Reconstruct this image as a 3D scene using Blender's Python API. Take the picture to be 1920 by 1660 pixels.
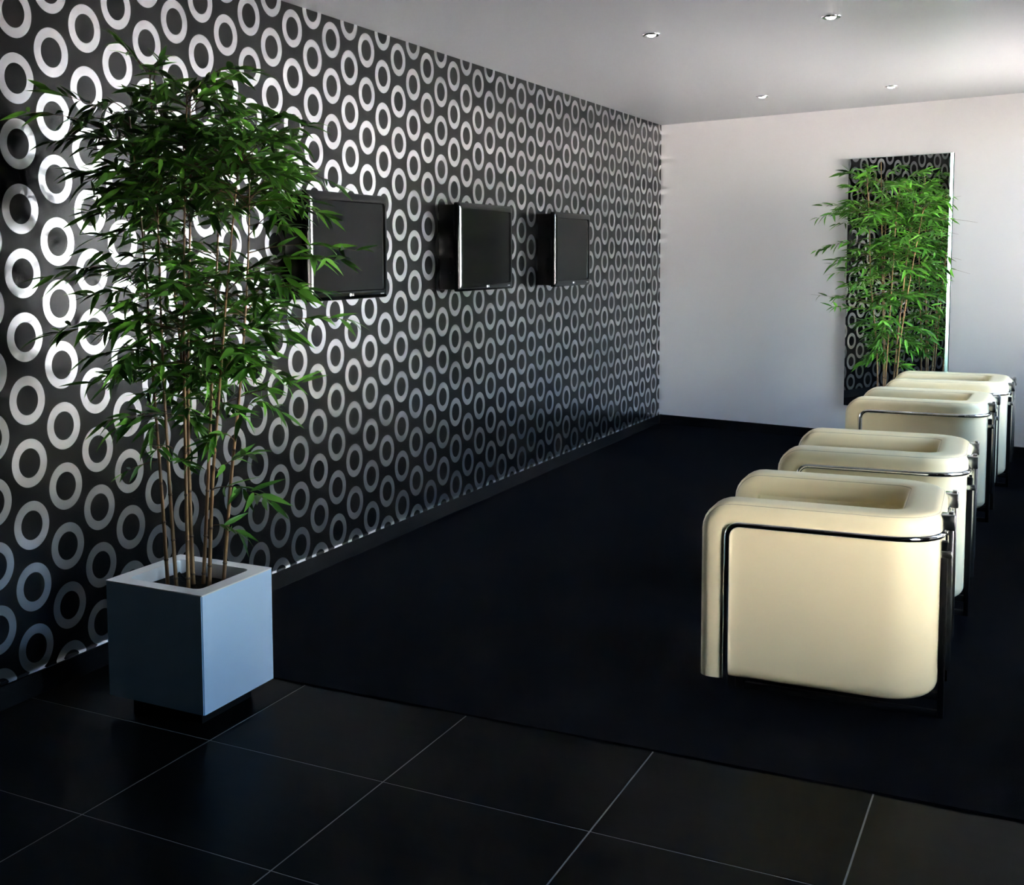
import bpy, bmesh, math, random
from mathutils import Vector, Matrix
sc = bpy.context.scene
for o in list(bpy.data.objects):
    bpy.data.objects.remove(o)
COL = sc.collection
PI = math.pi

# ------------------------------------------------------------------ camera
CF, CX, CY = 2169.11, 800.0, 663.82
YAW, PITCH, ROLL = 0.4938, 0.0829, -0.0078
CAM = Vector((3.2567, 0.0, 1.6))
fwd = Vector((-math.sin(YAW)*math.cos(PITCH), math.cos(YAW)*math.cos(PITCH), -math.sin(PITCH)))
rgt = Vector((math.cos(YAW), math.sin(YAW), 0))
upv = rgt.cross(fwd)
r2 = rgt*math.cos(ROLL) + upv*math.sin(ROLL)
u2 = -rgt*math.sin(ROLL) + upv*math.cos(ROLL)
cam = bpy.data.cameras.new('camera')
cam.sensor_fit = 'HORIZONTAL'
cam.sensor_width = 36.0
cam.lens = CF/1920*36
cam.shift_x = (960-CX)/1920
cam.shift_y = (CY-830)/1920
cam.clip_start = 0.05
co = bpy.data.objects.new('camera', cam)
COL.objects.link(co)
M = Matrix((r2, u2, -fwd)).transposed().to_4x4()
M.translation = CAM
co.matrix_world = M
sc.camera = co

# ------------------------------------------------------------------ world, sun, exposure
SKY_STRENGTH, SUN_STRENGTH, EXPOSURE = 1.5, 105.0, 1.85
w = bpy.data.worlds.new('sky')
sc.world = w
w.use_nodes = True
nt = w.node_tree
nt.nodes.clear()
sky = nt.nodes.new('ShaderNodeTexSky')
sky.sky_type = 'NISHITA'
sky.sun_disc = False
sky.sun_elevation = math.radians(52)
sky.sun_rotation = math.radians(-25)
sky.air_density = 1.0
sky.dust_density = 1.2
sky.ozone_density = 2.0
bg = nt.nodes.new('ShaderNodeBackground')
bg.inputs['Strength'].default_value = SKY_STRENGTH
wo = nt.nodes.new('ShaderNodeOutputWorld')
nt.links.new(sky.outputs[0], bg.inputs[0])
nt.links.new(bg.outputs[0], wo.inputs[0])
sun = bpy.data.lights.new('sun', 'SUN')
sun.energy = SUN_STRENGTH
sun.angle = math.radians(0.6)
sun.color = (1.0, 0.95, 0.9)
so = bpy.data.objects.new('sun', sun)
COL.objects.link(so)
so.rotation_euler = Vector((0.54, -0.44, -0.72)).to_track_quat('-Z', 'Y').to_euler()
sc.view_settings.view_transform = 'Standard'
sc.view_settings.look = 'None'
sc.view_settings.exposure = EXPOSURE
sc.view_settings.gamma = 1.0
sc.view_settings.use_curve_mapping = False
sc.cycles.max_bounces = 8
sc.cycles.diffuse_bounces = 5
sc.cycles.glossy_bounces = 6
sc.cycles.blur_glossy = 0.0
sc.cycles.use_denoising = True
sc.cycles.adaptive_threshold = 0.02

# ------------------------------------------------------------------ room numbers
H = 2.8227           # ceiling
SK = 0.0911          # baseboard height
Y0 = -4.0            # wall behind the camera
YC = 10.7332         # corner of left and back wall
BT = math.tan(0.211) # the back wall runs at a slant
XR = 4.3             # right wall
def yback(x): return YC - BT*x

# ------------------------------------------------------------------ materials
MATS = {}
def mat(name, color=(.5,.5,.5), rough=.5, metal=0.0, spec=.5, **kw):
    m = bpy.data.materials.new(name)
    m.use_nodes = True
    b = m.node_tree.nodes['Principled BSDF']
    b.inputs['Base Color'].default_value = (*color, 1)
    b.inputs['Roughness'].default_value = rough
    b.inputs['Metallic'].default_value = metal
    b.inputs['Specular IOR Level'].default_value = spec
    for k, v in kw.items():
        b.inputs[k].default_value = v
    MATS[name] = m
    return m
def N(m, t, **kw):
    n = m.node_tree.nodes.new(t)
    for k, v in kw.items():
        setattr(n, k, v)
    return n
def L(m, a, b): m.node_tree.links.new(a, b)
def bsdf(m): return m.node_tree.nodes['Principled BSDF']
def noise_color(m, c1, c2, scale, detail=4, vec=None, lo=.3, hi=.7):
    tc = N(m, 'ShaderNodeTexCoord')
    nz = N(m, 'ShaderNodeTexNoise')
    nz.inputs['Scale'].default_value = scale
    nz.inputs['Detail'].default_value = detail
    if vec:
        mp = N(m, 'ShaderNodeMapping')
        mp.inputs['Scale'].default_value = vec
        L(m, tc.outputs['Object'], mp.inputs[0]); L(m, mp.outputs[0], nz.inputs['Vector'])
    else:
        L(m, tc.outputs['Object'], nz.inputs['Vector'])
    cr = N(m, 'ShaderNodeValToRGB')
    cr.color_ramp.elements[0].position = lo; cr.color_ramp.elements[0].color = (*c1, 1)
    cr.color_ramp.elements[1].position = hi; cr.color_ramp.elements[1].color = (*c2, 1)
    L(m, nz.outputs[0], cr.inputs[0]); L(m, cr.outputs[0], bsdf(m).inputs['Base Color'])
    return nz
def noise_bump(m, scale, strength, dist=.002, detail=3, vec=None):
    tc = N(m, 'ShaderNodeTexCoord')
    nz = N(m, 'ShaderNodeTexNoise')
    nz.inputs['Scale'].default_value = scale
    nz.inputs['Detail'].default_value = detail
    if vec:
        mp = N(m, 'ShaderNodeMapping')
        mp.inputs['Scale'].default_value = vec
        L(m, tc.outputs['Object'], mp.inputs[0]); L(m, mp.outputs[0], nz.inputs['Vector'])
    else:
        L(m, tc.outputs['Object'], nz.inputs['Vector'])
    bp = N(m, 'ShaderNodeBump')
    bp.inputs['Strength'].default_value = strength
    bp.inputs['Distance'].default_value = dist
    L(m, nz.outputs[0], bp.inputs['Height']); L(m, bp.outputs[0], bsdf(m).inputs['Normal'])

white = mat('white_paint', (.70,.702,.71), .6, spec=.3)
noise_bump(white, 90, .12, .002)
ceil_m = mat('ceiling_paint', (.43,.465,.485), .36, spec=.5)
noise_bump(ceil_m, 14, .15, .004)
tile_m = mat('black_tile', (.0012,.0012,.0012), .36, spec=.032)
noise_color(tile_m, (.001,.001,.001), (.0028,.0028,.0028), 5, 6, (1, 6, 1))
noise_bump(tile_m, 30, .10, .001, 5, (1, 5, 1))
grout_m = mat('grey_grout', (.30,.29,.27), .8)
carpet_m = mat('black_carpet', (.0015,.0015,.002), .95, spec=.03)
noise_color(carpet_m, (.0006,.0006,.0009), (.0022,.0024,.0040), 420, 2)  # slight blue of the skylight sheen is put into the carpet colours
noise_bump(carpet_m, 500, .5, .003)
skirt_m = mat('black_gloss_skirting', (.008,.008,.008), .16, spec=.5)
chrome = mat('chrome', (.82,.83,.84), .06, 1.0)
steel = mat('brushed_steel_sky_tint', (.58,.80,1.0), .50, .6)  # blue of the reflected sky is mixed into this base colour
bsdf(steel).inputs['Anisotropic'].default_value = .95
bsdf(steel).inputs['Anisotropic Rotation'].default_value = .25
tg_ = N(steel, 'ShaderNodeTangent'); tg_.direction_type = 'RADIAL'; tg_.axis = 'Z'
L(steel, tg_.outputs[0], bsdf(steel).inputs['Tangent'])
noise_bump(steel, 60, .10, .001, 4, (8, 8, .35))
steel_rim = mat('polished_rim', (.88,.88,.87), .35, .45)
soil_m = mat('dark_soil', (.010,.008,.006), .95, spec=.1)
noise_bump(soil_m, 120, .9, .01)
black_plastic = mat('black_gloss_plastic', (.003,.003,.003), .10, spec=.3)
black_matte = mat('black_matte', (.003,.003,.003), .5, spec=.12)
screen_m = mat('dark_screen', (.003,.003,.003), .12, spec=.12)
logo_m = mat('logo_silver', (.85,.85,.85), .35, .3)
leather = mat('cream_leather', (.76,.66,.42), .36, spec=.4)
noise_bump(leather, 260, .12, .001)
seam_m = mat('seam_thread', (.34,.29,.19), .6)
black_leg = mat('black_lacquer', (.003,.003,.0035), .5, spec=.12)
mirror_m = mat('mirror_silver', (.90,.93,.91), .0, 1.0)
mirror_edge = mat('mirror_bevel', (.20,.32,.28), .28, 1.0)
frame_m = mat('window_frame_paint', (.55,.56,.58), .45)
paving_m = mat('pale_paving', (.36,.30,.28), .85)
cane_m = mat('bamboo_cane', (.30,.17,.07), .45)
noise_color(cane_m, (.12,.055,.018), (.34,.19,.075), 9, 4, (4, 4, 1))
node_m = mat('cane_node', (.10,.055,.025), .6)
leaf_m = mat('bamboo_leaf', (.05,.16,.02), .42, spec=.4)
lm = leaf_m
b = bsdf(lm)
oi = N(lm, 'ShaderNodeObjectInfo')
geo = N(lm, 'ShaderNodeNewGeometry')
add = N(lm, 'ShaderNodeMath', operation='ADD')
L(lm, oi.outputs['Random'], add.inputs[0]); L(lm, geo.outputs['Random Per Island'], add.inputs[1])
frc = N(lm, 'ShaderNodeMath', operation='FRACT')
L(lm, add.outputs[0], frc.inputs[0])
cr = N(lm, 'ShaderNodeValToRGB')
cr.color_ramp.elements[0].color = (.020,.070,.012,1)
cr.color_ramp.elements[1].color = (.11,.33,.028,1)
L(lm, frc.outputs[0], cr.inputs[0]); L(lm, cr.outputs[0], b.inputs['Base Color'])
tr = N(lm, 'ShaderNodeBsdfTranslucent')
L(lm, cr.outputs[0], tr.inputs[0])
mx = N(lm, 'ShaderNodeMixShader')
mx.inputs[0].default_value = .22
out = lm.node_tree.nodes['Material Output']
L(lm, b.outputs[0], mx.inputs[1]); L(lm, tr.outputs[0], mx.inputs[2]); L(lm, mx.outputs[0], out.inputs[0])
glass_m = bpy.data.materials.new('window_glass')
glass_m.use_nodes = True
gn = glass_m.node_tree
gn.nodes.clear()
t1 = gn.nodes.new('ShaderNodeBsdfTransparent'); t1.inputs[0].default_value = (.96,.98,.97,1)
g1 = gn.nodes.new('ShaderNodeBsdfGlossy'); g1.inputs['Roughness'].default_value = .02
fr = gn.nodes.new('ShaderNodeFresnel'); fr.inputs[0].default_value = 1.45
ms = gn.nodes.new('ShaderNodeMixShader')
go = gn.nodes.new('ShaderNodeOutputMaterial')
gn.links.new(fr.outputs[0], ms.inputs[0]); gn.links.new(t1.outputs[0], ms.inputs[1]); gn.links.new(g1.outputs[0], ms.inputs[2]); gn.links.new(ms.outputs[0], go.inputs[0])
lamp_m = bpy.data.materials.new('lamp_glow')
lamp_m.use_nodes = True
ln = lamp_m.node_tree
ln.nodes.clear()
em = ln.nodes.new('ShaderNodeEmission'); em.inputs[0].default_value = (1, .95, .86, 1); em.inputs[1].default_value = 14
lo_ = ln.nodes.new('ShaderNodeOutputMaterial')
ln.links.new(em.outputs[0], lo_.inputs[0])

# wallpaper: silver foil rings printed on charcoal paper
WDX, WDZ, WY, WZ = 0.172, 0.2304, 2.9879, 2.2467
wp = mat('ring_wallpaper', (.0025,.0025,.0025), .23, spec=.24)
def mth(op, a=None, b_=None, c=None):
    n = N(wp, 'ShaderNodeMath', operation=op)
    for i, v in enumerate((a, b_, c)):
        if v is None: continue
        if isinstance(v, (int, float)): n.inputs[i].default_value = v
        else: L(wp, v, n.inputs[i])
    return n.outputs[0]
tc = N(wp, 'ShaderNodeTexCoord')
sx = N(wp, 'ShaderNodeSeparateXYZ')
L(wp, tc.outputs['Object'], sx.inputs[0])
yy, zz = sx.outputs[1], sx.outputs[2]
uu = mth('DIVIDE', mth('SUBTRACT', yy, WY), WDX)
vv = mth('DIVIDE', mth('SUBTRACT', zz, WZ), WDZ)
def cell(u, v, ay, az):
    h = mth('DIVIDE', u, 2.0)
    du = mth('MULTIPLY', mth('SUBTRACT', h, mth('ROUND', h)), 2*WDX/ay)
    dv = mth('MULTIPLY', mth('SUBTRACT', v, mth('ROUND', v)), WDZ/az)
    return mth('SQRT', mth('ADD', mth('MULTIPLY', du, du), mth('MULTIPLY', dv, dv)))
dA = cell(uu, vv, .083, .0895)
dB = cell(mth('SUBTRACT', uu, 1.0), mth('SUBTRACT', vv, .5), .083, .0895)
dm = mth('MINIMUM', dA, dB)
ring = mth('MULTIPLY', mth('LESS_THAN', dm, 1.0), mth('GREATER_THAN', dm, .605))
foil = N(wp, 'ShaderNodeBsdfPrincipled')
foil.inputs['Base Color'].default_value = (.50,.50,.51,1)
foil.inputs['Metallic'].default_value = 1.0
foil.inputs['Roughness'].default_value = .17
fn = N(wp, 'ShaderNodeTexNoise'); fn.inputs['Scale'].default_value = 38; fn.inputs['Detail'].default_value = 5
L(wp, tc.outputs['Object'], fn.inputs['Vector'])
fb = N(wp, 'ShaderNodeBump'); fb.inputs['Strength'].default_value = .05; fb.inputs['Distance'].default_value = .004
L(wp, fn.outputs[0], fb.inputs['Height']); L(wp, fb.outputs[0], foil.inputs['Normal'])
pn = N(wp, 'ShaderNodeTexNoise'); pn.inputs['Scale'].default_value = 150; pn.inputs['Detail'].default_value = 3
L(wp, tc.outputs['Object'], pn.inputs['Vector'])
pb = N(wp, 'ShaderNodeBump'); pb.inputs['Strength'].default_value = .15; pb.inputs['Distance'].default_value = .002
L(wp, pn.outputs[0], pb.inputs['Height']); L(wp, pb.outputs[0], bsdf(wp).inputs['Normal'])
# the crinkled foil throws a second, wider lobe
foil2 = N(wp, 'ShaderNodeBsdfPrincipled')
foil2.inputs['Base Color'].default_value = (.86,.86,.87,1)
foil2.inputs['Metallic'].default_value = 1.0
foil2.inputs['Roughness'].default_value = .275
fm = N(wp, 'ShaderNodeMixShader'); fm.inputs[0].default_value = .36
L(wp, foil.outputs[0], fm.inputs[1]); L(wp, foil2.outputs[0], fm.inputs[2])
wm = N(wp, 'ShaderNodeMixShader')
L(wp, ring, wm.inputs[0]); L(wp, bsdf(wp).outputs[0], wm.inputs[1]); L(wp, fm.outputs[0], wm.inputs[2])
L(wp, wm.outputs[0], wp.node_tree.nodes['Material Output'].inputs[0])

# ------------------------------------------------------------------ helpers
def link(name, me, m=None, parent=None, loc=None, smooth=False):
    o = bpy.data.objects.new(name, me)
    COL.objects.link(o)
    if m is not None and me is not None and not me.materials:
        me.materials.append(m)
    if parent is not None: o.parent = parent
    if loc is not None: o.location = loc
    if smooth and me is not None:
        me.polygons.foreach_set('use_smooth', [True]*len(me.polygons))
    return o
def bm_obj(name, bm, m, parent=None, loc=None, smooth=False, angle=None):
    bmesh.ops.recalc_face_normals(bm, faces=bm.faces[:])
    me = bpy.data.meshes.new(name)
    bm.to_mesh(me); bm.free()
    o = link(name, me, m, parent, loc, smooth)
    if angle is not None:
        me.set_sharp_from_angle(angle=math.radians(angle))
    return o
def empty(name, loc=(0,0,0), rz=0):
    o = bpy.data.objects.new(name, None)
    o.empty_display_size = .1
    COL.objects.link(o)
    o.location = loc; o.rotation_euler = (0,0,rz)
    return o
def tag(o, label, cat, group=None, kind=None):
    o['label'] = label; o['category'] = cat
    if group: o['group'] = group
    if kind: o['kind'] = kind
    return o
def box_bm(x0, x1, y0, y1, z0, z1, bevel=0, seg=2, bm=None):
    b_ = bm or bmesh.new()
    vs = [b_.verts.new((x, y, z)) for x in (x0, x1) for y in (y0, y1) for z in (z0, z1)]
    idx = [(0,1,3,2),(4,6,7,5),(0,4,5,1),(2,3,7,6),(0,2,6,4),(1,5,7,3)]
    fs = [b_.faces.new([vs[i] for i in f]) for f in idx]
    if bevel:
        es = list({e for f in fs for e in f.edges})
        bmesh.ops.recalc_face_normals(b_, faces=fs)
        bmesh.ops.bevel(b_, geom=es, offset=bevel, segments=seg, profile=.5, affect='EDGES')
    return b_
def box(name, x0, x1, y0, y1, z0, z1, m, parent=None, bevel=0, seg=2, smooth=False):
    return bm_obj(name, box_bm(x0,x1,y0,y1,z0,z1,bevel,seg), m, parent, smooth=smooth or bevel > 0, angle=40 if bevel else None)
def prism_bm(pts, z0, z1):
    b_ = bmesh.new()
    lo = [b_.verts.new((x, y, z0)) for x, y in pts]; hi = [b_.verts.new((x, y, z1)) for x, y in pts]
    n = len(pts)
    b_.faces.new(lo[::-1]); b_.faces.new(hi)
    for i in range(n): b_.faces.new((lo[i], lo[(i+1)%n], hi[(i+1)%n], hi[i]))
    return b_
def frames(path):
    out_ = []
    n = len(path)
    for i in range(n):
        a = path[max(i-1, 0)]; c = path[min(i+1, n-1)]
        out_.append((c-a).normalized())
    return out_
def tube_bm(path, rad, seg=10, bm=None, cap=True):
    b_ = bm or bmesh.new()
    path = [Vector(p) for p in path]
    T = frames(path)
    ref = Vector((0,0,1)) if abs(T[0].z) < .9 else Vector((1,0,0))
    nrm = (ref - T[0]*ref.dot(T[0])).normalized()
    rings_ = []
    for i, (p, t) in enumerate(zip(path, T)):
        nrm = (nrm - t*nrm.dot(t)).normalized()
        bi = t.cross(nrm)
        r_ = rad[i] if isinstance(rad, (list, tuple)) else rad
        rings_.append([b_.verts.new(p + (nrm*math.cos(2*PI*k/seg) + bi*math.sin(2*PI*k/seg))*r_) for k in range(seg)])
    for a, c in zip(rings_, rings_[1:]):
        for k in range(seg): b_.faces.new((a[k], a[(k+1)%seg], c[(k+1)%seg], c[k]))
    if cap:
        b_.faces.new(rings_[0][::-1]); b_.faces.new(rings_[-1])
    return b_
def sweep_bm(path, lats, section):
    """sweep a closed section of (lateral, normal) pairs; lats are the lateral directions along the path"""
    b_ = bmesh.new()
    T = frames(path)
    rr = []
    for p, t, l in zip(path, T, lats):
        l = (l - t*l.dot(t)).normalized()
        n = t.cross(l)
        rr.append([b_.verts.new(p + l*a + n*c) for a, c in section])
    k = len(section)
    for a, c in zip(rr, rr[1:]):
        for i in range(k): b_.faces.new((a[i], a[(i+1)%k], c[(i+1)%k], c[i]))
    b_.faces.new(rr[0][::-1]); b_.faces.new(rr[-1])
    return b_
def rrect(hw, hh, r, seg=5):
    pts = []
    for cx, cy, a0 in ((hw-r, hh-r, 0), (-hw+r, hh-r, PI/2), (-hw+r, -hh+r, PI), (hw-r, -hh+r, 1.5*PI)):
        for k in range(seg+1):
            a = a0 + PI/2*k/seg
            pts.append((cx + r*math.cos(a), cy + r*math.sin(a)))
    return pts
def copy_tree(o, parent=None):
    c = o.copy(); COL.objects.link(c)
    if parent is not None: c.parent = parent
    for ch in list(o.children):
        if ch.name != c.name: copy_tree(ch, c)
    return c
def struct(o): o['kind'] = 'structure'; return o

# ------------------------------------------------------------------ room shell
struct(box('wall_left', -.15, 0, Y0, YC+.15, 0, H, wp))
XW = XR + .2
struct(bm_obj('wall_back', prism_bm([(0, YC), (XW, yback(XW)), (XW, yback(XW)+.15), (0, YC+.15)], 0, H), white))
struct(box('wall_front', 0, XW, Y0-.15, Y0, 0, H, mat('light_sink_grey', (.03,.03,.03), .6)))  # unseen end wall made dark so the planter front reflects black
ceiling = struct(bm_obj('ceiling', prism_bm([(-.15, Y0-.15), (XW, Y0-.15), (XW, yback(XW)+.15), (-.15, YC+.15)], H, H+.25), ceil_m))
# right wall with three glazed bays, the nearest added as fill light
BAYS = [(2.66, 3.54, .40, 2.05), (4.8, 5.9, .40, 2.20), (6.95, 9.62, .78, 2.79)]
YD = 4.2             # right wall nearer than this is darkened to keep the planter front black
near_w = box_bm(XR, XW, Y0, BAYS[0][0], 0, H)
box_bm(XR, XW, BAYS[0][1], YD, 0, H, bm=near_w)
far_w = box_bm(XR, XW, YD, BAYS[1][0], 0, H)
box_bm(XR, XW, BAYS[1][1], BAYS[2][0], 0, H, bm=far_w)
box_bm(XR, XW, BAYS[2][1], yback(XW)+.02, 0, H, bm=far_w)
for k, (a, b_, c, d) in enumerate(BAYS):
    t_ = near_w if k == 0 else far_w
    box_bm(XR, XW, a, b_, 0, c, bm=t_)
    box_bm(XR, XW, a, b_, d, H, bm=t_)
struct(bm_obj('wall_right', near_w, MATS['light_sink_grey']))
struct(bm_obj('wall_right', far_w, white))
def window(n, y0, y1, z0, z1, div):
    wroot = struct(empty(f'window_{n}', (XR, (y0+y1)/2, z0)))
    fx0, fx1 = .06, .13
    cy = (y0+y1)/2; hy = (y1-y0)/2; hz = z1-z0
    t = .055
    fb_ = box_bm(fx0, fx1, -hy, hy, 0, t)
    box_bm(fx0, fx1, -hy, hy, hz-t, hz, bm=fb_)
    box_bm(fx0, fx1, -hy, -hy+t, t, hz-t, bm=fb_)
    box_bm(fx0, fx1, hy-t, hy, t, hz-t, bm=fb_)
    bm_obj('window_frame', fb_, frame_m, wroot)
    ww = (2*hy - 2*t)/div
    for i in range(1, div):
        yy_ = -hy+t+ww*i
        box('mullion', fx0, fx1, yy_-t/2, yy_+t/2, t, hz-t, frame_m, wroot)
    for i in range(div):
        a = -hy+t+ww*i + (t/2 if i else 0); c = -hy+t+ww*(i+1) - (t/2 if i < div-1 else 0)
        box('pane', .09, .098, a, c, t, hz-t, glass_m, wroot)
    p = bpy.data.lights.new('daylight_portal', 'AREA')
    p.shape = 'RECTANGLE'; p.size = y1-y0; p.size_y = hz
    p.cycles.is_portal = True
    po = bpy.data.objects.new('daylight_portal', p); COL.objects.link(po)
    po.location = (XR+.16, cy, z0+hz/2)
    po.rotation_euler = Vector((-1, 0, 0)).to_track_quat('-Z', 'Z').to_euler()
window(1, *BAYS[0], 1)  # unseen window added to fill the near side of the first armchair
window(2, *BAYS[1], 2)
window(3, *BAYS[2], 3)
struct(box('outside_ground', XW, 60, -25, 60, -.12, -.02, paving_m))
render_m = mat('white_render', (.82,.79,.74), .8)
struct(box('outside_bounce_wall', 15.5, 16.2, 11, 44, -.02, 5.0, mat('cool_white_render', (.78,.80,.83), .8)))  # unseen wall added as a bright reflection for the foil rings
struct(box('outside_bounce_wall', 15.5, 16.2, -24.0, 1.5, -.02, 4.6, render_m))  # unseen wall added to bounce warm light onto the armchairs

# floor: grout bed, single black tiles in front, carpet behind
TX0, TA, TY0, TB = .8365, .6693, 2.9481, .581
YCARP = lambda x: 3.4977 + .019*x
floor = struct(bm_obj('floor', prism_bm([(0, Y0), (XR, Y0), (XR, yback(XR)), (0, YC)], -.12, -.0015), grout_m))
xs = [0.0] + [TX0 + TA*i for i in range(6)]
xs[-1] = XR
G = .0028
tile_cache = {}
rows = []
y = TY0
while y > Y0:
    rows.append((max(y-TB, Y0), y)); y -= TB
for i in range(len(xs)-1):
    x0, x1 = xs[i]+G, xs[i+1]-G
    # row against the carpet follows the slightly skewed carpet edge
    bm = prism_bm([(x0, TY0+G), (x1, TY0+G), (x1, YCARP(x1)), (x0, YCARP(x0))], -.10, 0)
    bm_obj('floor_tile', bm, tile_m, floor)
    for a, c in rows:
        key = (round(x1-x0, 4), round(c-a, 4))
        if key not in tile_cache:
            hw, hh = (x1-x0)/2, (c-a)/2-G
            bmt = prism_bm([(-hw, -hh), (hw, -hh), (hw, hh), (-hw, hh)], -.10, 0)
            me = bpy.data.meshes.new('floor_tile'); bmesh.ops.recalc_face_normals(bmt, faces=bmt.faces[:]); bmt.to_mesh(me); bmt.free()
            me.materials.append(tile_m)
            tile_cache[key] = me
        link('floor_tile', tile_cache[key], None, floor, ((x0+x1)/2, (a+c)/2, 0))
carpet = bm_obj('carpet', prism_bm([(.013, YCARP(0)), (XR-.001, YCARP(XR)), (XR-.001, yback(XR)-.013), (.013, YC-.016)], -.10, .006), carpet_m)
struct(carpet); carpet['label'] = 'black carpet covering the back of the room'

# baseboards
bl = struct(empty('baseboard_left', (0, 0, 0)))
edges = [Y0+.001, -.6, 1.25, 3.10, 4.95, 6.83, 8.7, YC-.02]
for a, c in zip(edges, edges[1:]):
    box('skirting_tile', .0, .012, a+.001, c-.001, 0, SK-.004, skirt_m, bl)
box('trim_strip', .0, .013, Y0+.001, YC-.02, SK-.004, SK, chrome, bl)
bbk = struct(empty('baseboard_back', (0, 0, 0)))
bm_obj('skirting_board', prism_bm([(.013, yback(.013)-.012), (XR-.001, yback(XR)-.012), (XR-.001, yback(XR)), (.013, yback(.013))], 0, SK), skirt_m, bbk)

# ------------------------------------------------------------------ steel cube planter and bamboo
def planter(label, x0, x1, y0, y1, z0=.06, z1=.475):
    cx, cy = (x0+x1)/2, (y0+y1)/2
    r = tag(empty('planter', (cx, cy, 0)), label, 'planter', 'steel cube planters')
    hx, hy = (x1-x0)/2, (y1-y0)/2
    t = .055
    bm = bmesh.new()
    # outer shell walls (open top)
    def ring_pts(ax, ay, z): return [bm.verts.new(p) for p in ((-ax,-ay,z),(ax,-ay,z),(ax,ay,z),(-ax,ay,z))]
    lo = ring_pts(hx, hy, z0); hi = ring_pts(hx, hy, z1-.004)
    bm.faces.new(lo[::-1])
    for i in range(4): bm.faces.new((lo[i], lo[(i+1)%4], hi[(i+1)%4], hi[i]))
    bmesh.ops.bevel(bm, geom=[e for e in bm.edges if abs(e.verts[0].co.z-e.verts[1].co.z) > .1], offset=.004, segments=2, affect='EDGES')
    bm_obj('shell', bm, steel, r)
    # rim: flat square collar with rounded inner corners
    bm = bmesh.new()
    def rr(ax, ay, rad, z):
        return [bm.verts.new((px, py, z)) for px, py in rrect(ax, ay, rad, 5)]
    o1 = rr(hx, hy, .004, z1-.004); o2 = rr(hx, hy, .004, z1); i2 = rr(hx-t, hy-t, .028, z1); i1 = rr(hx-t, hy-t, .028, z1-.085)
    for A, B in ((o1, o2), (o2, i2), (i2, i1)):
        n = len(A)
        for k in range(n): bm.faces.new((A[k], A[(k+1)%n], B[(k+1)%n], B[k]))
    bm_obj('rim', bm, steel_rim, r, smooth=True, angle=35)
    bm = bmesh.new()
    vs = [bm.verts.new((px, py, z1-.048 + random.uniform(-.005,.005))) for px, py in rrect(hx-t-.001, hy-t-.001, .028, 5)]
    c = bm.verts.new((0, 0, z1-.040))
    for k in range(len(vs)): bm.faces.new((vs[k], vs[(k+1)%len(vs)], c))
    bm_obj('soil', bm, soil_m, r)
    box('plinth', -hx+.06, hx-.06, -hy+.06, hy-.06, 0, z0, black_matte, r)
    return r
random.seed(3)
P1 = (.355, .785, 2.985, 3.385)
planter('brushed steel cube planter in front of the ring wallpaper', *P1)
P2 = (2.03, 2.37, 9.49, 9.83)
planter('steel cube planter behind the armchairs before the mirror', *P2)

def leaf_mesh(k, rnd):
    droop = (.10, .22, .05, .32)[k]; wid = (.098, .112, .090, .105)[k]
    bm = bmesh.new()
    st = [(0, .12), (.14, .72), (.34, 1.0), (.6, .78), (.84, .34), (1.0, .0)]
    rows_ = []
    for t, w_ in st:
        z = -droop*t*t
        x = t
        hw = w_*wid
        if w_ == 0:
            rows_.append([bm.verts.new((x, 0, z))])
        else:
            rows_.append([bm.verts.new((x, -hw, z+hw*.35)), bm.verts.new((x, 0, z)), bm.verts.new((x, hw, z+hw*.35))])
    for a, c in zip(rows_, rows_[1:]):
        if len(c) == 3:
            bm.faces.new((a[0], a[1], c[1], c[0])); bm.faces.new((a[1], a[2], c[2], c[1]))
        else:
            bm.faces.new((a[0], a[1], c[0])); bm.faces.new((a[1], a[2], c[0]))
    me = bpy.data.meshes.new('leaf')
    bm.to_mesh(me); bm.free()
    me.materials.append(leaf_m)
    me.polygons.foreach_set('use_smooth', [True]*len(me.polygons))
    return me
LEAF = [leaf_mesh(k, random) for k in range(4)]

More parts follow.
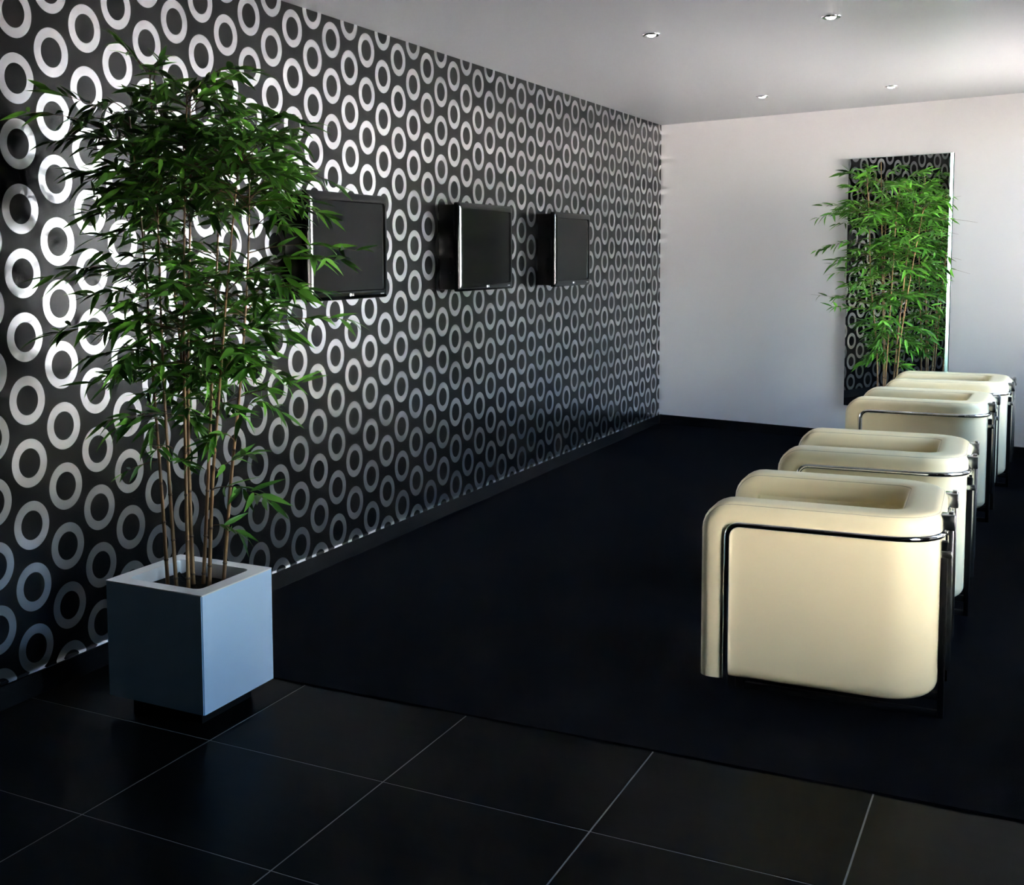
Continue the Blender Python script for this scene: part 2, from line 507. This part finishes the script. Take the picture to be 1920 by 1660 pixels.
def bamboo(label, base, canes, branches, seed, clamp):
    """canes: list of point lists; branches: (start, end, sag, leaves, leaf length)"""
    rnd = random.Random(seed)
    root = tag(empty('bamboo_plant', base), label, 'plant', 'bamboo plants')
    B = Vector(base)
    for pts in canes:
        pts = [Vector(p) for p in pts]
        # resample with a smooth curve
        path = []
        n = len(pts)
        for i in range(n-1):
            p0 = pts[max(i-1,0)]; p1 = pts[i]; p2 = pts[i+1]; p3 = pts[min(i+2,n-1)]
            for k in range(6):
                t = k/6
                path.append(.5*((2*p1)+(p2-p0)*t+(2*p0-5*p1+4*p2-p3)*t*t+(3*p1-p0-3*p2+p3)*t**3)-B)
        path.append(pts[-1]-B)
        m_ = len(path)
        rad = [.0075*(1-.72*i/(m_-1)) for i in range(m_)]
        cobj = bm_obj('cane', tube_bm(path, rad, 7), cane_m, root, smooth=True)
        nb = bmesh.new()
        acc = 0; nxt = .10
        for i in range(m_-1):
            acc += (path[i+1]-path[i]).length
            if acc > nxt:
                nxt = acc + .13
                d = (path[i+1]-path[i]).normalized()*.004
                tube_bm([path[i]-d, path[i], path[i]+d], [rad[i]*1.05, rad[i]*1.28, rad[i]*1.05], 7, nb)
        bm_obj('cane_node', nb, node_m, cobj, smooth=True)['kind'] = 'stuff'
    leaves = []
    twig = bmesh.new()
    for s, e, sag, nl, ll in branches:
        s, e = Vector(s), Vector(e)
        d = e-s
        pts = []
        for k in range(7):
            t = k/6
            p = s + d*t + Vector((0, 0, sag*math.sin(PI*t*.5)*(1-t)*2.2 - .0*t))
            pts.append(p)
        tube_bm([p-B for p in pts], [.0022*(1-.75*k/6) for k in range(7)], 4, twig)
        for j in range(nl):
            t = 1.0 if j == 0 else (.14 + .86*((j)/nl)**.85 + rnd.uniform(-.06, .06))
            t = min(max(t, .10), 1.0)
            f = t*6; i = min(int(f), 5)
            p = pts[i].lerp(pts[i+1], f-i)
            tg = (pts[i+1]-pts[i]).normalized()
            side = tg.cross(Vector((0,0,1)))
            if side.length < .05: side = Vector((1,0,0))
            side.normalize()
            a = 0 if j == 0 else (1 if j % 2 else -1)*rnd.uniform(.30, 1.25)
            dr = (tg*math.cos(a) + side*math.sin(a))
            dr.z += rnd.uniform(-.62, .48)
            dr.normalize()
            leaves.append((p, dr, rnd.uniform(-1.0, 1.0), ll*rnd.uniform(.65, 1.2), rnd.randrange(4)))
    bm_obj('twigs', twig, node_m, root)['kind'] = 'stuff'
    ok = []
    for p, dr, roll, ln_, k in leaves:
        tip = p + dr*ln_
        if clamp(p) and clamp(tip): ok.append((p, dr, roll, ln_, k))
    ok.sort(key=lambda q: -q[3]/((q[0]-CAM).length))
    def mtx(q):
        p, dr, roll, ln_, k = q
        x = dr
        y_ = Vector((0,0,1)).cross(x)
        if y_.length < .01: y_ = Vector((0,1,0))
        y_.normalize()
        z_ = x.cross(y_)
        c, s = math.cos(roll), math.sin(roll)
        yr, zr = y_*c + z_*s, z_*c - y_*s
        m_ = Matrix((x, yr, zr)).transposed()*ln_
        m_ = m_.to_4x4(); m_.translation = p - B
        return m_
    for q in ok[:300]:
        o = bpy.data.objects.new('leaf', LEAF[q[4]])
        COL.objects.link(o); o.parent = root; o.matrix_local = mtx(q)
    verts, faces = [], []
    for q in ok[300:]:
        m_ = mtx(q); me = LEAF[q[4]]; off = len(verts)
        verts += [tuple(m_ @ v.co) for v in me.vertices]
        faces += [tuple(off+i for i in pl.vertices) for pl in me.polygons]
    me = bpy.data.meshes.new('foliage')
    me.from_pydata(verts, [], faces); me.update()
    fo = link('foliage', me, leaf_m, root, smooth=True)
    fo['kind'] = 'stuff'
    print(label, len(ok))
    return root

# --- bamboo beside the near end of the wall
rnd = random.Random(11)
ZS = .425
canes1 = [
 [(.487,3.16,ZS),(.468,3.16,.80),(.452,3.15,1.2),(.44,3.13,1.7),(.42,3.10,2.12)],
 [(.515,3.26,ZS),(.50,3.27,.85),(.47,3.28,1.3),(.40,3.30,1.75),(.36,3.30,2.05)],
 [(.553,3.13,ZS),(.540,3.12,.85),(.525,3.12,1.3),(.52,3.12,1.8),(.50,3.12,2.27)],
 [(.572,3.20,ZS),(.565,3.20,.85),(.575,3.20,1.3),(.60,3.20,1.8),(.62,3.19,2.20)],
 [(.590,3.15,ZS),(.600,3.14,.85),(.615,3.13,1.3),(.64,3.12,1.75),(.68,3.10,2.16)],
 [(.600,3.22,ZS),(.62,3.24,.85),(.64,3.26,1.3),(.66,3.28,1.75),(.66,3.30,2.05)],
 [(.668,3.17,ZS),(.700,3.16,.80),(.755,3.15,1.2),(.82,3.13,1.6),(.90,3.10,1.98)],
 [(.690,3.22,ZS),(.725,3.23,.80),(.775,3.24,1.2),(.80,3.26,1.6),(.80,3.28,1.95)],
]
def cane_at(c, z):
    for a, b_ in zip(c, c[1:]):
        if a[2] <= z <= b_[2]:
            t = (z-a[2])/(b_[2]-a[2])
            return [a[i]+(b_[i]-a[i])*t for i in range(3)]
    return list(c[-1])
def gen_branches(canes, tiers, rnd, ll):
    br = []
    for z0, z1, n, reach, lift in tiers:
        for k in range(n):
            c = canes[rnd.randrange(len(canes))]
            z = rnd.uniform(z0, z1)
            z = min(z, c[-1][2]-.02)
            s = cane_at(c, z)
            a = 2*PI*(k+rnd.random()*.8)/n
            r = reach*rnd.uniform(.40, 1.12)
            e = (max(s[0]+math.cos(a)*r, .07), s[1]+math.sin(a)*r*.85, z + lift + rnd.uniform(-.09, .10))
            br.append((s, e, rnd.uniform(.01, .07), rnd.randint(11, 17), ll))
    return br
tiers1 = [(.96,1.06,7,.17,.02),(1.14,1.28,26,.36,-.02),(1.26,1.40,30,.40,.0),(1.38,1.58,34,.42,.02),(1.70,1.80,32,.36,.02),
          (1.78,1.92,40,.38,.03),(1.88,2.05,38,.38,.02),(2.00,2.14,28,.30,.03),(2.12,2.26,14,.18,.05),
          (1.56,1.70,9,.40,.0),(1.04,1.16,9,.34,.02),(1.80,1.98,10,.50,.06)]
br1 = gen_branches(canes1, tiers1, rnd, .094)
# sprigs that stand out from the crown
br1 += [((.80,3.14,1.52),(1.30,3.08,1.595),.06,26,.10), ((.80,3.14,1.47),(1.22,3.12,1.49),.04,7,.075),
        ((.70,3.16,.80),(.98,3.12,.79),.03,15,.115), ((.70,3.18,.86),(.84,3.20,.93),.01,8,.11),
        ((.67,3.18,.66),(.79,3.20,.64),.02,8,.095), ((.46,3.15,.88),(.36,3.08,.84),.01,5,.07),
        ((.56,3.12,.90),(.72,3.02,.90),.02,9,.07), ((.56,3.12,.94),(.60,2.98,.95),.02,8,.07),
        ((.48,3.14,2.24),(.38,3.10,2.36),.01,12,.085), ((.52,3.12,2.22),(.60,3.06,2.28),.01,9,.085),
        ((.86,3.12,1.90),(1.18,3.08,2.02),.04,13,.085), ((.70,3.10,2.10),(.98,3.06,2.20),.05,11,.085)]
bamboo('tall bamboo with dense dark leaves standing before the ring wallpaper', (.57, 3.185, ZS), canes1, br1, 5, lambda p: p.x > .05)

# --- bamboo before the mirror
rnd = random.Random(23)
canes2 = [
 [(2.10,9.62,ZS),(2.08,9.60,.9),(2.03,9.58,1.4),(2.01,9.56,1.9),(1.99,9.55,2.15)],
 [(2.13,9.70,ZS),(2.12,9.70,.9),(2.10,9.70,1.4),(2.08,9.70,2.0),(2.07,9.70,2.32)],
 [(2.14,9.64,ZS),(2.16,9.63,.9),(2.18,9.62,1.4),(2.20,9.61,1.9),(2.22,9.60,2.12)],
 [(2.19,9.70,ZS),(2.22,9.70,.9),(2.26,9.70,1.4),(2.30,9.70,1.8),(2.33,9.70,2.05)],
 [(2.22,9.62,ZS),(2.25,9.60,.9),(2.30,9.57,1.3),(2.36,9.55,1.7),(2.40,9.54,1.95)],
 [(2.12,9.76,ZS),(2.12,9.78,.9),(2.10,9.80,1.4),(2.10,9.82,1.9),(2.10,9.83,2.12)],
]
tiers2 = [(.70,.85,12,.20,.02),(.92,1.10,20,.34,.0),(1.12,1.32,26,.42,.02),(1.34,1.55,30,.44,.02),(1.55,1.75,34,.44,.02),
          (1.74,1.92,34,.42,.03),(1.90,2.06,28,.34,.03),(2.05,2.30,22,.24,.05)]
br2 = gen_branches(canes2, tiers2, rnd, .098)
bamboo('sunlit green bamboo standing in front of the tall mirror', (2.20, 9.66, ZS), canes2, br2, 9, lambda p: p.y < yback(p.x)-.09 and 1.58 < p.x < 2.64)

# ------------------------------------------------------------------ wall televisions
def text_mesh(s, size):
    cu = bpy.data.curves.new('lettering', 'FONT')
    cu.body = s; cu.size = size; cu.extrude = .0004; cu.align_x = 'CENTER'; cu.align_y = 'CENTER'
    o = bpy.data.objects.new('lettering', cu); COL.objects.link(o)
    bpy.context.view_layer.update()
    me = bpy.data.meshes.new_from_object(o.evaluated_get(bpy.context.evaluated_depsgraph_get()))
    bpy.data.objects.remove(o)
    me.materials.clear(); me.materials.append(logo_m)
    return me
TXT = text_mesh('LG', .019)
TXT2 = text_mesh('FLATRON', .008)
MTEXT = Matrix(((0,0,1),(1,0,0),(0,1,0))).to_4x4()   # text x -> wall y, text y -> z, face -> +x
def television(label, ync, zc, w_, h_, depth):
    r = tag(empty('television', (0, ync, zc)), label, 'television', 'wall televisions')
    hw, hh = w_/2, h_/2
    box('casing', .001, depth-.036, -hw+.012, hw-.012, -hh+.012, hh-.012, black_matte, r, .006)
    # bezel: rounded glossy frame around the screen
    bm = bmesh.new()
    outer = rrect(hw, hh, .016, 4); 
    prof = [(0, depth-.040), (0, depth-.018), (.002, depth-.0125), (.006, depth-.0085), (.012, depth-.0055), (.020, depth-.0030), (.029, depth-.0010), (.035, depth), (.041, depth), (.046, depth-.010)]
    rr = []
    for inset, x in prof:
        rr.append([bm.verts.new((x, py*(hw-inset)/hw, pz*(hh-inset)/hh)) for py, pz in outer])
    for A, B in zip(rr, rr[1:]):
        n = len(A)
        for k in range(n): bm.faces.new((A[k], A[(k+1)%n], B[(k+1)%n], B[k]))
    bm.faces.new(rr[0][::-1])
    bz = bm_obj('bezel', bm, black_plastic, r, smooth=True, angle=50)
    box('screen', depth-.022, depth-.008, -hw+.042, hw-.042, -hh+.042, hh-.042, screen_m, r)
    # emblem
    bm = bmesh.new()
    bmesh.ops.create_circle(bm, cap_ends=True, segments=20, radius=.008)
    ex = bmesh.ops.extrude_face_region(bm, geom=bm.faces[:])
    for v in ex['geom']:
        if isinstance(v, bmesh.types.BMVert): v.co.z += .001
    e = bm_obj('emblem', bm, logo_m, bz)
    e.matrix_local = Matrix.Translation((depth+.0002, -.013, -hh+.024)) @ MTEXT
    t = link('lettering', TXT, None, bz); t.matrix_local = Matrix.Translation((depth+.0006, .009, -hh+.024)) @ MTEXT
    t = link('lettering', TXT2, None, bz); t.matrix_local = Matrix.Translation((depth+.0006, hw-.075, -hh+.022)) @ MTEXT
    for z in (-.155, -.07, .075, .165):
        bm = bmesh.new()
        bmesh.ops.create_cone(bm, cap_ends=True, segments=10, radius1=.008, radius2=.006, depth=.008, matrix=Matrix.Translation((depth*.55, -hw+.009, z)) @ Matrix.Rotation(PI/2, 4, 'X'))
        bm_obj('side_knob', bm, black_plastic, r)
    return r
tvw, tvh = .757, .535
television('nearest of the three black wall televisions, partly behind bamboo leaves', 4.600+tvw/2, 1.660, tvw, tvh, .15)
television('middle of the three black wall televisions', 6.200+.785/2, 1.663, .785, tvh, .15)
television('farthest of the three black wall televisions', 7.722+.72/2, 1.653, .72, tvh, .15)

# ------------------------------------------------------------------ mirror on the back wall
mdir = Vector((math.cos(.211), -math.sin(.211), 0)); mn = Vector((-math.sin(.211), -math.cos(.211), 0))
mx0, mx1, mz0, mz1 = 1.744, 2.558, .315, 2.402
wlen = (mx1-mx0)/math.cos(.211)
mr = tag(empty('mirror', (mx0, yback(mx0), mz0)), 'tall frameless mirror on the white back wall behind bamboo', 'mirror')
mr.rotation_euler = (0, 0, -.211)
hz = mz1-mz0
box('backing', 0, wlen, -.022, -.0005, 0, hz, black_matte, mr)
bv, dp0, dp1 = .018, -.0225, -.040
bm = bmesh.new()
o_ = [bm.verts.new((x, dp0, z)) for x, z in ((0,0),(wlen,0),(wlen,hz),(0,hz))]
i_ = [bm.verts.new((x, dp1, z)) for x, z in ((bv*.3,bv*.3),(wlen-bv,bv*.3),(wlen-bv,hz-bv*.3),(bv*.3,hz-bv*.3))]
for k in range(4): bm.faces.new((o_[k], o_[(k+1)%4], i_[(k+1)%4], i_[k]))
bm.faces.new(o_[::-1])
bm_obj('bevelled_edge', bm, mirror_edge, mr)
bm = bmesh.new()
f = bm.faces.new([bm.verts.new((x, dp1-.0004, z)) for x, z in ((bv*.3,bv*.3),(wlen-bv,bv*.3),(wlen-bv,hz-bv*.3),(bv*.3,hz-bv*.3))])
ex = bmesh.ops.extrude_face_region(bm, geom=[f])
for v in ex['geom']:
    if isinstance(v, bmesh.types.BMVert): v.co.y -= .002
bm_obj('mirror_glass', bm, mirror_m, mr)

# ------------------------------------------------------------------ recessed ceiling spotlights
def downlight(x, y, label):
    r = tag(empty('downlight', (x, y, H)), label, 'ceiling light', 'recessed ceiling spotlights')
    bm = bmesh.new()
    prof = [(.050, 0), (.050, -.004), (.042, -.008), (.032, -.004), (.027, .0)]
    rr = [[bm.verts.new((rd*math.cos(2*PI*k/28), rd*math.sin(2*PI*k/28), z)) for k in range(28)] for rd, z in prof]
    for A, B in zip(rr, rr[1:]):
        for k in range(28): bm.faces.new((A[k], A[(k+1)%28], B[(k+1)%28], B[k]))
    bm_obj('trim_ring', bm, chrome, r, smooth=True)
    bm = bmesh.new()
    bmesh.ops.create_uvsphere(bm, u_segments=16, v_segments=8, radius=.026)
    for v in bm.verts: v.co.z = v.co.z*.45 - .002
    bm_obj('lamp_lens', bm, lamp_m, r, smooth=True)
downlight(1.27, 6.345, 'recessed spotlight nearest the ring wallpaper, front pair')
downlight(2.22, 6.35, 'recessed spotlight of the front pair, farther from the wallpaper')
downlight(1.255, 9.22, 'recessed spotlight nearest the ring wallpaper, rear pair')
downlight(2.19, 9.18, 'recessed spotlight of the rear pair, above the mirror bamboo')

# ------------------------------------------------------------------ cream tub armchairs
CD, CW = .79, .73           # depth (front x=0, back x=CD) and width
ZB, ZR, ZT = .080, .648, .726  # body bottom, chrome rail, arm top
def u_path(inset, x0, rad, n=8):
    """plan path of the U: near arm front -> back -> far arm front, with outward lateral directions"""
    pts, lat = [], []
    x1 = CD-inset; ya, yb_ = inset, CW-inset
    for k in range(5):
        pts.append(Vector((x0+(x1-rad-x0)*k/5, ya, 0))); lat.append(Vector((0,-1,0)))
    for k in range(n+1):
        a = -PI/2 + PI/2*k/n
        pts.append(Vector((x1-rad+rad*math.cos(a), ya+rad+rad*math.sin(a), 0))); lat.append(Vector((math.cos(a), math.sin(a), 0)))
    for k in range(1, 5):
        pts.append(Vector((x1, ya+rad+(yb_-ya-2*rad)*k/5, 0))); lat.append(Vector((1,0,0)))
    for k in range(n+1):
        a = PI/2*k/n
        pts.append(Vector((x1-rad+rad*math.cos(a), yb_-rad+rad*math.sin(a), 0))); lat.append(Vector((math.cos(a), math.sin(a), 0)))
    for k in range(1, 6):
        pts.append(Vector((x1-rad+(x0-(x1-rad))*k/5, yb_, 0))); lat.append(Vector((0,1,0)))
    return pts, lat
def full_path(inset, xf, zmid, zlow, rad, bend):
    """rises at the front, bends back, goes round the U and comes down again"""
    pts, lat = u_path(inset, xf+bend, rad)
    pts = [Vector((p.x, p.y, zmid)) for p in pts]
    def front(y, ly):
        P_, L_ = [], []
        for k in range(5):
            P_.append(Vector((xf, y, zlow+(zmid-bend-zlow)*k/5))); L_.append(Vector((0, ly, 0)))
        for k in range(7):
            a = PI - PI/2*k/7
            P_.append(Vector((xf+bend+bend*math.cos(a), y, zmid-bend+bend*math.sin(a)))); L_.append(Vector((0, ly, 0)))
        return P_, L_
    A, LA = front(inset, -1)
    C, LC = front(CW-inset, 1)
    return A+pts+C[::-1], LA+lat+LC[::-1]
def armchair(label):
    root = tag(empty('armchair'), label, 'armchair', 'cream tub armchairs')
    off = Vector((-CD/2, -CW/2, 0))
    def put(name, bm, m, parent=None, smooth=True, angle=40):
        bmesh.ops.translate(bm, verts=bm.verts[:], vec=off)
        return bm_obj(name, bm, m, parent or root, smooth=smooth, angle=angle)
    # upper roll with turned-down fronts
    hw = .070; hh = .049
    pts, lat = full_path(hw, hh, ZT-hh, ZB+.004, .115, .058)
    sec = rrect(hw, hh, .036, 5)
    roll = put('arm_roll', sweep_bm(pts, lat, sec), leather)
    # seam lines on the roll
    for sgn in (1, -1):
        sp = []
        T = frames(pts)
        for p, t, l in zip(pts, T, lat):
            l = (l-t*l.dot(t)).normalized(); n = t.cross(l)
            if n.z < -.5: n = -n
            if abs(t.z) > .5 and n.x > 0: n = -n
            sp.append(p + l*sgn*(hw-.0135) + n*(hh-.0095))
        put('seam', tube_bm(sp[6:-6], .0016, 5), seam_m, roll)
    # lower tub wall
    pu, lu = u_path(.068, .10, .115)
    b_ = .055
    secw = [(-.060, ZR), (-.060, ZB+.02)] + [(-.040, ZB)] + [(.062-b_+b_*math.sin(PI/2*k/6), ZB+b_-b_*math.cos(PI/2*k/6)) for k in range(7)] + [(.062, ZR)]
    bm = bmesh.new(); rr = []
    for p, l in zip(pu, lu):
        rr.append([bm.verts.new((p.x+l.x*a, p.y+l.y*a, z)) for a, z in secw])
    k_ = len(secw)
    for A, C in zip(rr, rr[1:]):
        for i in range(k_): bm.faces.new((A[i], A[(i+1)%k_], C[(i+1)%k_], C[i]))
    bm.faces.new(rr[0][::-1]); bm.faces.new(rr[-1])
    put('tub_shell', bm, leather)
    put('seat_cushion', box_bm(-.012, CD-.13, .142, CW-.142, .315, .47, .035, 4), leather)
    put('front_panel', box_bm(.02, CD-.14, .142, CW-.142, ZB+.01, .312, .012, 2), leather)
    # chrome rail
    pr, lr = full_path(.002, .094, ZR, .0, .165, .045)
    put('chrome_rail', tube_bm(pr, .0115, 10), chrome)
    # rear uprights with clamps, black legs and base
    for y in (.17, CW-.17):
        satin = MATS.get('satin_chrome') or mat('satin_chrome', (.80,.82,.83), .22, 1.0)
        up = put('rear_upright', box_bm(CD+.012, CD+.030, y-.011, y+.011, .17, ZR+.075, .004, 2), satin)
        put('clamp', box_bm(CD-.012, CD+.034, y-.026, y+.026, ZR+.012, ZR+.066, .004, 2), satin, up)
        put('clamp', box_bm(CD-.012, CD+.026, y-.020, y+.020, ZR-.085, ZR-.060, .003, 2), satin, up)
        put('leg', box_bm(CD-.006, CD+.014, y-.016, y+.016, 0, ZR-.03, .003, 2), black_leg)
        put('leg', box_bm(.10, .132, y-.016, y+.016, 0, ZB+.02, .003, 2), black_leg)
        put('base_rail', box_bm(.10, CD+.01, y-.012, y+.012, .0, .022, .003, 2), black_leg)
        put('base_rail', box_bm(.10, CD+.01, y-.012, y+.012, .062, .088, .003, 2), black_leg)
    return root
def place(o, fx, fy, deg):
    """fx, fy: near front corner of the chair in plan"""
    a = math.radians(deg)
    c = Vector((CD/2*math.cos(a)-CW/2*math.sin(a), CD/2*math.sin(a)+CW/2*math.cos(a), 0))
    o.location = Vector((fx, fy, .006)) + c
    o.rotation_euler = (0, 0, a)
chair = armchair('cream leather tub armchair nearest the tiled floor')
place(chair, 2.185, 4.045, 2.2)
for lab, fx, fy, dg in (('second cream tub armchair, behind the nearest one', 2.19, 5.33, 2.0),
                        ('third cream tub armchair, beyond the gap in the row', 2.175, 7.40, -1.5),
                        ('farthest cream tub armchair, beside the mirror bamboo', 2.25, 8.60, 0.0)):
    c = copy_tree(chair)
    c['label'] = lab
    place(c, fx, fy, dg)
